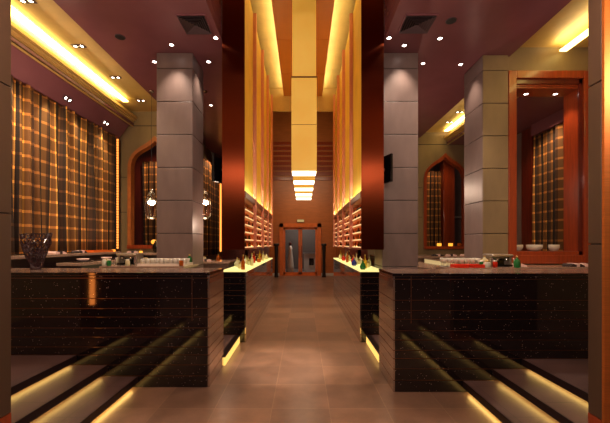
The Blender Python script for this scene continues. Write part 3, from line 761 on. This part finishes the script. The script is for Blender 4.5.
# glasses
def tumbler(loc, label, group):
    o = MB().lathe([(.026, 0), (.032, .005), (.036, .085), (.033, .085), (.03, .012), (0, .01)], n=12, cap=False).build('tumbler', 'frost')
    o.location = loc; return tag(o, label, 'glass', group)
ROW = ['front', 'middle', 'back']
src = None
for r in range(3):
    for k in range(9):
        x = -2.42+k*.07+r*.02; y = 5.0+r*.1
        l = '%s pale tumbler in the %s row of the tray before the left pillar' % (ORD[k], ROW[r])
        loc = (x, y, 1.232)
        if src is None: src = tumbler(loc, l, 'tumblers on the white tray')
        else:
            o = src.copy(); C.objects.link(o); o.location = loc; o['label'] = l
e = empty('glass_tray', (-2.1, 5.1, 1.215), 'white tray carrying rows of tumblers before the left pillar', 'tray')
box('tray_base', 'white', -2.48, -1.76, 4.93, 5.28, 1.215, 1.228, e); 
m = MB(); m.box(-2.48, -2.468, 4.93, 5.28, 1.228, 1.25); m.box(-1.772, -1.76, 4.93, 5.28, 1.228, 1.25); m.box(-2.468, -1.772, 4.93, 4.94, 1.228, 1.25); m.box(-2.468, -1.772, 5.27, 5.28, 1.228, 1.25)
m.build('tray_rim', 'white', e)
src = None
for r in range(3):
    for k in range(7):
        loc = (2.03+k*.08+r*.02, 4.72+r*.1, 1.215)
        l = '%s wine goblet in the %s row beside the red trays' % (ORD[k], ROW[r])
        if src is None:
            src = empty('wine_goblet', loc, l, 'glass', 'goblets behind the right bar')
            o = MB().lathe([(0, .05), (.018, .055), (.03, .08), (.027, .12), (.025, .12), (.028, .08), (0, .054)], n=12, cap=False).build('goblet_bowl', 'frost'); o.parent = src
            o = MB().lathe([(.03, 0), (.028, .004), (.004, .01), (.004, .052), (0, .052)], n=10).build('goblet_stem', 'frost'); o.parent = src
        else: copy_tree(src, loc, l)
def machine(loc, label):
    x, y, z = loc
    e = empty('espresso_machine', loc, label, 'coffee machine')
    box('machine_body', 'steel', x-.115, x+.115, y, y+.15, z+.0, z+.17, e, .006)
    box('hood', 'steel', x-.15, x+.15, y-.1, y+.16, z+.15, z+.19, e, .018)
    box('niche', 'black', x-.07, x+.07, y-.006, y, z+.03, z+.12, e)
    for dx in (-.13, .13): box('side_panel', 'steel', x+dx-.018, x+dx+.018, y-.06, y+.15, z, z+.16, e, .008)
    box('drip_tray', 'black', x-.12, x+.12, y-.12, y-.02, z+.01, z+.035, e, .004)
    for dx in (-.06, .06): MB().lathe([(.022, .09), (.022, .13)], (x+dx, y-.07, z), 12).build('group_head', 'chrome', e)
    e.scale = (1.05, 1.05, .95)
    for dx in (-.15, .15): MB().tube([(x+dx*.95, y-.1, z+.13), (x+dx, y-.13, z+.06), (x+dx, y-.12, z)], .008, 6).build('side_leg', 'chrome', e)
machine((-2.75, 5.22, 1.215), 'pale steel coffee machine on the work counter before the left pillar')
machine((2.86, 4.82, 1.215), 'pale steel coffee machine behind the right bar by the red framed opening')
for x, y, l in ((2.18, 4.60, 'red tray on the right work counter, nearer the pillar'), (2.40, 4.60, 'red tray on the right work counter, nearer the coffee machine')):
    e = empty('red_tray', (x, y, 1.215), l, 'tray', 'red trays')
    box('tray_base', 'red_plastic', x-.1, x+.1, y-.07, y+.07, 1.215, 1.23, e, .004)
    m = MB(); m.box(x-.1, x-.09, y-.07, y+.07, 1.23, 1.26); m.box(x+.09, x+.1, y-.07, y+.07, 1.23, 1.26); m.box(x-.09, x+.09, y-.07, y-.06, 1.23, 1.26); m.box(x-.09, x+.09, y+.06, y+.07, 1.23, 1.26); m.build('tray_wall', 'red_plastic', e)
for i, (x, c) in enumerate(((2.5, 'green'), (2.6, 'yellow'), (2.69, 'red'), (3.0, 'yellow'))):
    e = empty('syrup_jar', (x, 4.62, 1.215), '%s syrup jar %s' % (c, ('beside the red trays', 'second from the red trays', 'left of the coffee machine', 'right of the coffee machine')[i]), 'jar', 'syrup jars')
    MB().lathe([(.028, 0), (.032, .01), (.032, .07), (.022, .085)], (x, 4.62, 1.215), 12).build('jar_body', 'b_'+c, e)
    MB().lathe([(.024, .083), (.024, .1), (0, .102)], (x, 4.62, 1.215), 12).build('lid', 'white', e)
for i, (x, c) in enumerate(((-2.97, 'clear'), (-2.9, 'green'), (-2.62, 'cream'), (-1.9+.08, 'amber'))):
    e = empty('syrup_jar', (x, 4.93, 1.215), '%s jar on the left work counter' % c, 'jar', 'syrup jars')
    MB().lathe([(.028, 0), (.032, .01), (.032, .07), (.022, .085)], (x, 4.93, 1.215), 12).build('jar_body', 'b_'+c, e)
    MB().lathe([(.024, .083), (.024, .1), (0, .102)], (x, 4.93, 1.215), 12).build('lid', 'white', e)
for i, (x, y, z, c) in enumerate(((-2.98, 5.0, 1.265, 'cream'), (-2.96, 5.3, 1.265, 'clear'), (-2.55, 5.35, 1.265, 'clear'), (-1.84, 5.35, 1.265, 'green'), (2.635, 4.92, 1.265, 'clear'), (2.635, 4.79, 1.265, 'cream'), (2.54, 4.55, 1.265, 'clear'), (2.95, 4.55, 1.265, 'green'),
                                  (-2.5, 7.5, 1.2, 'clear'), (-1.95, 7.6, 1.2, 'amber'), (-2.3, 7.7, 1.2, 'cream'))):
    big_bottle('bar_bottle', c, PROF['square' if i % 2 else 'jar'], .018 if i % 2 else .04, 'small %s bottle, %s of those standing on the work counters, counted from the left' % (c, (ORD)[i]), (x, y, z))['group'] = 'bottles on the work counters'
for i, (x, y) in enumerate(((-3.93, 5.9), (-3.93, 6.6), (-3.93, 7.3))):
    e = empty('slate_platter', (x, y, 1.27), '%s dark platter on the counter before the curtain' % ('nearest', 'middle', 'farthest')[i], 'platter', 'platters on the left counter')
    box('slab', 'black', x-.13, x+.13, y-.2, y+.2, 1.27, 1.285, e, .004); MB().lathe([(.03, .015), (.08, .03), (.1, .06), (.094, .06), (.07, .035), (0, .03)], (x, y, 1.27), 16, False).build('dish', 'napkin', e)
# folded napkins and menus on the ledges
NK = [(3.42, 5.3, 1.235, 0, 'folded napkin on the stone ledge at the left foot of the red frame'), (4.30, 5.25, 1.235, .2, 'dark folded napkin near the right foot of the red frame'), (4.62, 5.3, 1.235, -.3, 'pink folded napkin beside the dark one under the red frame'),
      (3.55, 8.7, 1.27, .1, 'folded napkin on the dark ledge by the right pillar'), (3.95, 8.8, 1.27, -.2, 'folded napkin in the middle of the dark ledge under the red arch'), (4.3, 8.7, 1.27, .3, 'folded napkin at the wall end of the dark ledge'),
      (-4.47, 6.0, 1.41, 1.5, 'folded napkin at the near end of the curtain ledge'), (-4.47, 6.6, 1.41, 1.6, 'folded napkin halfway along the curtain ledge'), (-4.2, 8.15, 1.37, .4, 'folded napkin on the ledge below the orange arch'), (-2.2, 7.5, 1.2, .1, 'folded napkin on the counter behind the left pillar')]
for i, (x, y, z, r, l) in enumerate(NK):
    e = empty('folded_napkin', (x, y, z), l, 'napkin', 'folded napkins'); e.rotation_euler = (0, 0, r)
    o = MB().prism_xz([(-.13, 0), (.13, 0), (.12, .02), (.05, .045), (-.02, .03), (-.1, .05), (-.13, .02)], -.08, .08).build('linen', 'dark_linen' if i in (1, 3, 7) else 'napkin'); o.parent = e
    o = MB().box(-.03, .03, -.083, .083, .0, .052, .004).build('band', 'dark_linen' if i not in (1, 3, 7) else 'napkin'); o.parent = e
e = empty('reflection_tray', (-4.46, 7.25, 1.41), 'long orange tray shape standing in for LED reflection on the curtain ledge', 'tray')  # added tray shape imitating LED light reflected on the ledge edge
box('tray_base', 'led_reflection', -4.54, -4.38, 6.9, 7.6, 1.41, 1.43, e, .005); m = MB(); m.box(-4.38, -4.365, 6.9, 7.6, 1.41, 1.455); m.box(-4.555, -4.54, 6.9, 7.6, 1.41, 1.455); m.build('tray_rim', 'led_reflection', e)

# ------------------------------------------------------------------ ceiling fittings
def downlight(px, py, power=0, label='', dz=CEIL, twin=False, tilt=0):
    Y = F*(dz-EYE)/(HY-py); x = (px-CX)*Y/F
    e = empty('twin_downlight' if twin else 'downlight', (x, Y, dz), label, 'ceiling light', 'twin recessed spots' if twin else 'recessed spots in the plum ceiling')
    lr = .026 if twin else .034
    for dx in ((-.055, .055) if twin else (0,)):
        MB().lathe([(lr, -.012), (lr+.01, -.012), (lr+.012, 0), (lr, 0)], (x+dx, Y, dz), 16, False).build('trim_ring', 'chrome', e)
        MB().lathe([(lr, -.006), (0, -.007)], (x+dx, Y, dz), 16, False).build('lamp_face', 'lamp', e)
    if twin: box('plate', 'vent', x-.11, x+.11, Y-.05, Y+.05, dz-.004, dz, e)
    if tilt: e.rotation_euler = (Matrix.Rotation(tilt, 3, 'Y') @ Matrix.Rotation(math.pi/2, 3, 'Z')).to_euler()
    if power: spot((x, Y, dz-.03), (x, Y, 0), power, 80, .8)
    return x, Y
DL = [(171.5, 44.4, 90, 'recessed spot above the front face of the left pillar'), (154.5, 61.4, 60, 'recessed spot at the recess edge beside the left pillar'), (208.5, 61.4, 60, 'recessed spot between left pillar and copper panel, middle of three'),
      (215.8, 37.5, 70, 'recessed spot between left pillar and copper panel, nearest'), (211, 105, 50, 'recessed spot between left pillar and copper panel, far one'),
      (440, 38, 80, 'recessed spot nearest the round ceiling speaker on the right'), (404.4, 45, 90, 'recessed spot above the right pillar front face'), (423, 63, 60, 'recessed spot just right of the near right pillar'), (460.7, 64, 70, 'recessed spot beside the wall pillar on the right'), (389, 37.5, 70, 'recessed spot close to the right copper panel')]
for px, py, p, l in DL: downlight(px, py, p*1.0, l)
for px, py, l in ((27, .8, 'twin spot in the yellow recess, nearest the left pier'), (78.7, 45.9, 'twin spot in the yellow recess, second from the left pier'), (115.6, 77.2, 'twin spot in the yellow recess, third from the left pier'), (140.9, 100.4, 'twin spot in the yellow recess, closest to the arch wall'),
                  (459.7, 112, 'twin spot in the right recess beside the wall pillar'), (449.6, 122, 'twin spot in the right recess nearer the arch')):
    downlight(px, py, 12, l, HI, True)
for px, py, l in ((67.5, 99, 'twin spot over the curtain, nearer one'), (105.8, 123, 'twin spot over the curtain, farther one'), (544, 124, 'twin spot seen through the red framed opening')):
    if px < 300:
        x, y = downlight(px, py, 0, l, 4.418, True, math.atan2(.375, -.29)+math.pi)
    else: x, y = downlight(px, py, 0, l, 4.62, True)
for px, l in ((526, 'small spot in the red frame head, left one'), (555.4, 'small spot in the red frame head, right one')):
    x = (px-CX)*5.95/F
    e = empty('downlight', (x, 5.95, 4.3), l, 'ceiling light', 'spots in the red frame head')
    MB().lathe([(.035, -.01), (.045, -.01), (.047, 0), (.035, 0)], (x, 5.95, 4.3), 16, False).build('trim_ring', 'chrome', e); MB().lathe([(.035, -.004), (0, -.005)], (x, 5.95, 4.3), 16, False).build('lamp_face', 'lamp', e)
    spot((x, 5.95, 4.27), (x, 5.95, 0), 40, 90, .8, (1, .6, .35))
def vent(x0, x1, y0, y1, label):
    e = empty('air_vent', ((x0+x1)/2, (y0+y1)/2, CEIL), label, 'air vent')
    m = MB(); f = .025; z0, z1 = CEIL-.012, CEIL
    m.box(x0-f, x0, y0-f, y1+f, z0, z1); m.box(x1, x1+f, y0-f, y1+f, z0, z1); m.box(x0, x1, y0-f, y0, z0, z1); m.box(x0, x1, y1, y1+f, z0, z1); m.build('vent_frame', 'plum', e)
    box('duct_opening', 'black_matte', x0, x1, y0, y1, CEIL-.002, CEIL, e)
    cx, cy, w, h = (x0+x1)/2, (y0+y1)/2, (x1-x0)/2, (y1-y0)/2
    for k in range(6):
        f0 = 1-k/6.3; f1 = f0-.09
        m = MB(); bm = m.bm
        A = [bm.verts.new((cx+a*w*f0, cy+b*h*f0, CEIL-.022)) for a, b in ((-1, -1), (1, -1), (1, 1), (-1, 1))]
        B = [bm.verts.new((cx+a*w*f1, cy+b*h*f1, CEIL-.003)) for a, b in ((-1, -1), (1, -1), (1, 1), (-1, 1))]
        D = [bm.verts.new(v.co+Vector((0, 0, .003))) for v in A]
        for q in range(4):
            bm.faces.new((A[q], A[(q+1) % 4], B[(q+1) % 4], B[q])); bm.faces.new((D[(q+1) % 4], D[q], B[q], B[(q+1) % 4])); bm.faces.new((A[(q+1) % 4], A[q], D[q], D[(q+1) % 4]))
        m.build('louvre', 'vent', e)
vent(-1.79, -1.40, 4.68, 5.08, 'square dark air vent in the plum ceiling above the left pillar')
vent(1.47, 1.90, 4.68, 5.06, 'square dark air vent in the plum ceiling above the right pillar')
for px, py, l in ((120, 37, 'round dark ceiling speaker near the yellow recess'), (451, 20.6, 'round dark ceiling speaker right of the air vent')):
    Y = F*(CEIL-EYE)/(HY-py); x = (px-CX)*Y/F
    e = empty('ceiling_speaker', (x, Y, CEIL), l, 'ceiling speaker')
    MB().lathe([(.07, -.008), (.075, -.008), (.078, 0)], (x, Y, CEIL), 20).build('speaker_ring', 'vent', e); MB().lathe([(.068, -.01), (0, -.012)], (x, Y, CEIL), 20, False).build('speaker_mesh', 'black_matte', e)

for o in list(C.objects):
    if o.parent is None and o.get('category') in ('tray', 'glass', 'coffee machine', 'jar') and 1.2 < o.location.z < 1.24: o.location.z += .05
# ------------------------------------------------------------------ light
W = bpy.data.worlds.new('World'); bpy.context.scene.world = W; W.use_nodes = True
W.node_tree.nodes['Background'].inputs[0].default_value = (1, .62, .5, 1); W.node_tree.nodes['Background'].inputs[1].default_value = .04
# added fill lights for the hall, unseen above and behind the picture's frame
for x, y, z, p in ((-1.3, 1.6, 3.5, 95), (1.3, 1.6, 3.5, 95), (-3.4, 1.4, 3.3, 120), (3.4, 1.4, 3.3, 120), (0, -.8, 3.6, 110)):
    point((x, y, z), p, (1, .74, .6), .12)
for x, y, z, p in ((2.3, 7.6, 2.8, 40), (-3.9, 5.3, 3.6, 25), (-1.42, 6.35, 1.95, 22), (1.42, 6.6, 1.95, 12)): point((x, y, z), p, (1, .7, .5), .1)  # more added fill lights inside the bars, no lamps of their own
# cove washes
def cove(x, s, y0, y1, p):
    o = area((x, (y0+y1)/2, 4.875), (x-s*.1, (y0+y1)/2, 6), p, .05, y1-y0, (1, .8, .42))
    return o
cove(-4.32, -1, 2.5, 7.7, 90); cove(4.3, 1, 2, 5.6, 14); cove(4.40, 1, 6.2, 9.9, 40)
for s in (-1, 1):   # ledge uplights on the gold panels, edge light of the orange ceiling panel
    area((s*.60, 7.1, VOID+.03), (s*.9, 7.1, VOID+.6), 12, .04, 5.4, (1, .93, .55))
    for b in range(4): area((s*.951, (PY[b]+PY[b+1])/2, 2.40), (s*.965, (PY[b]+PY[b+1])/2, 3.2), 14, .018, PY[b+1]-PY[b]-.1, (1, .93, .55))
# added spots without fittings over corridor and bars, narrow one for the floor pool
for x, y, p, sz in ((0, 4.1, 1300, 21), (-.6, 2.2, 15, 80), (.6, 2.2, 15, 80), (0, 4.1, 60, 70), (-3.6, 6.4, 120, 80), (-2.3, 2.9, 60, 80), (2.3, 2.8, 60, 80), (-2.8, 5.0, 130, 80), (2.6, 5.0, 130, 80), (-3.0, 7.6, 130, 90), (2.4, 7.8, 110, 90), (-2.3, 7.6, 60, 80)):
    spot((x, y, CEIL-.03), (x-.25 if sz < 40 else x, y+(.3 if sz < 40 else 0), 0), p, sz, .8)
for y in (6.1, 7.0, 7.9, 8.8, 9.6): spot((.02, y, LB-.02), (.02, y, 0), 75, 100, .9, (1, .8, .52))
for y in (11.0, 12.6, 14.2, 15.6): spot((0, y, 6.5), (0, y, 0), 240, 60, .8, (1, .72, .48))  # added spots brightening the lobby floor, no fittings modelled
for x in (-1, 0, 1): spot((x, 13.0, 5.2), (x, 16.5, 2.9), 105, 75, 1, (1, .72, .42)); spot((x, 12.6, 5.0), (x, 16.5, 6.4), 80, 70, 1, (1, .72, .42))  # added washes brightening the end wall, no lamps there
for y in (4.4, 5.2, 6.0, 6.8, 7.6): spot((-4.38, y, 4.45), (-4.66, y+.1, 1.6), 75, 75, .9, (1, .74, .42), .02)      # grazing the long curtain
spot((5.2, 7.6, 4.58), (5.9, 7.6, 2.4), 100, 110, .8, (1, .66, .38))
spot((-2.5, 11.0, 4.8), (-3.1, 11.0, 2.4), 100, 110, .8, (1, .6, .35))
spot((-4.3, 9.6, 4.8), (-4.7, 10.4, 2.4), 90, 110, .8, (1, .6, .35))
spot((4.6, 11.0, 4.8), (4.7, 11.9, 2.4), 40, 110, .8, (1, .55, .3))

# ------------------------------------------------------------------ camera
cam = bpy.data.cameras.new('camera'); co = bpy.data.objects.new('camera', cam); C.objects.link(co)
co.location = (0, 0, EYE); co.rotation_euler = (math.pi/2, 0, 0)
cam.sensor_width = 36; cam.lens = 36*F/610; cam.shift_x = (305-CX)/610; cam.shift_y = (HY-211.5)/610
cam.clip_start = .05; cam.clip_end = 100
sc = bpy.context.scene; sc.camera = co
vs = sc.view_settings; vs.view_transform = 'Standard'; vs.look = 'None'; vs.gamma = 1; vs.use_curve_mapping = False; vs.exposure = .14
sc.cycles.use_denoising = True; sc.cycles.max_bounces = 8; sc.cycles.sample_clamp_indirect = 4
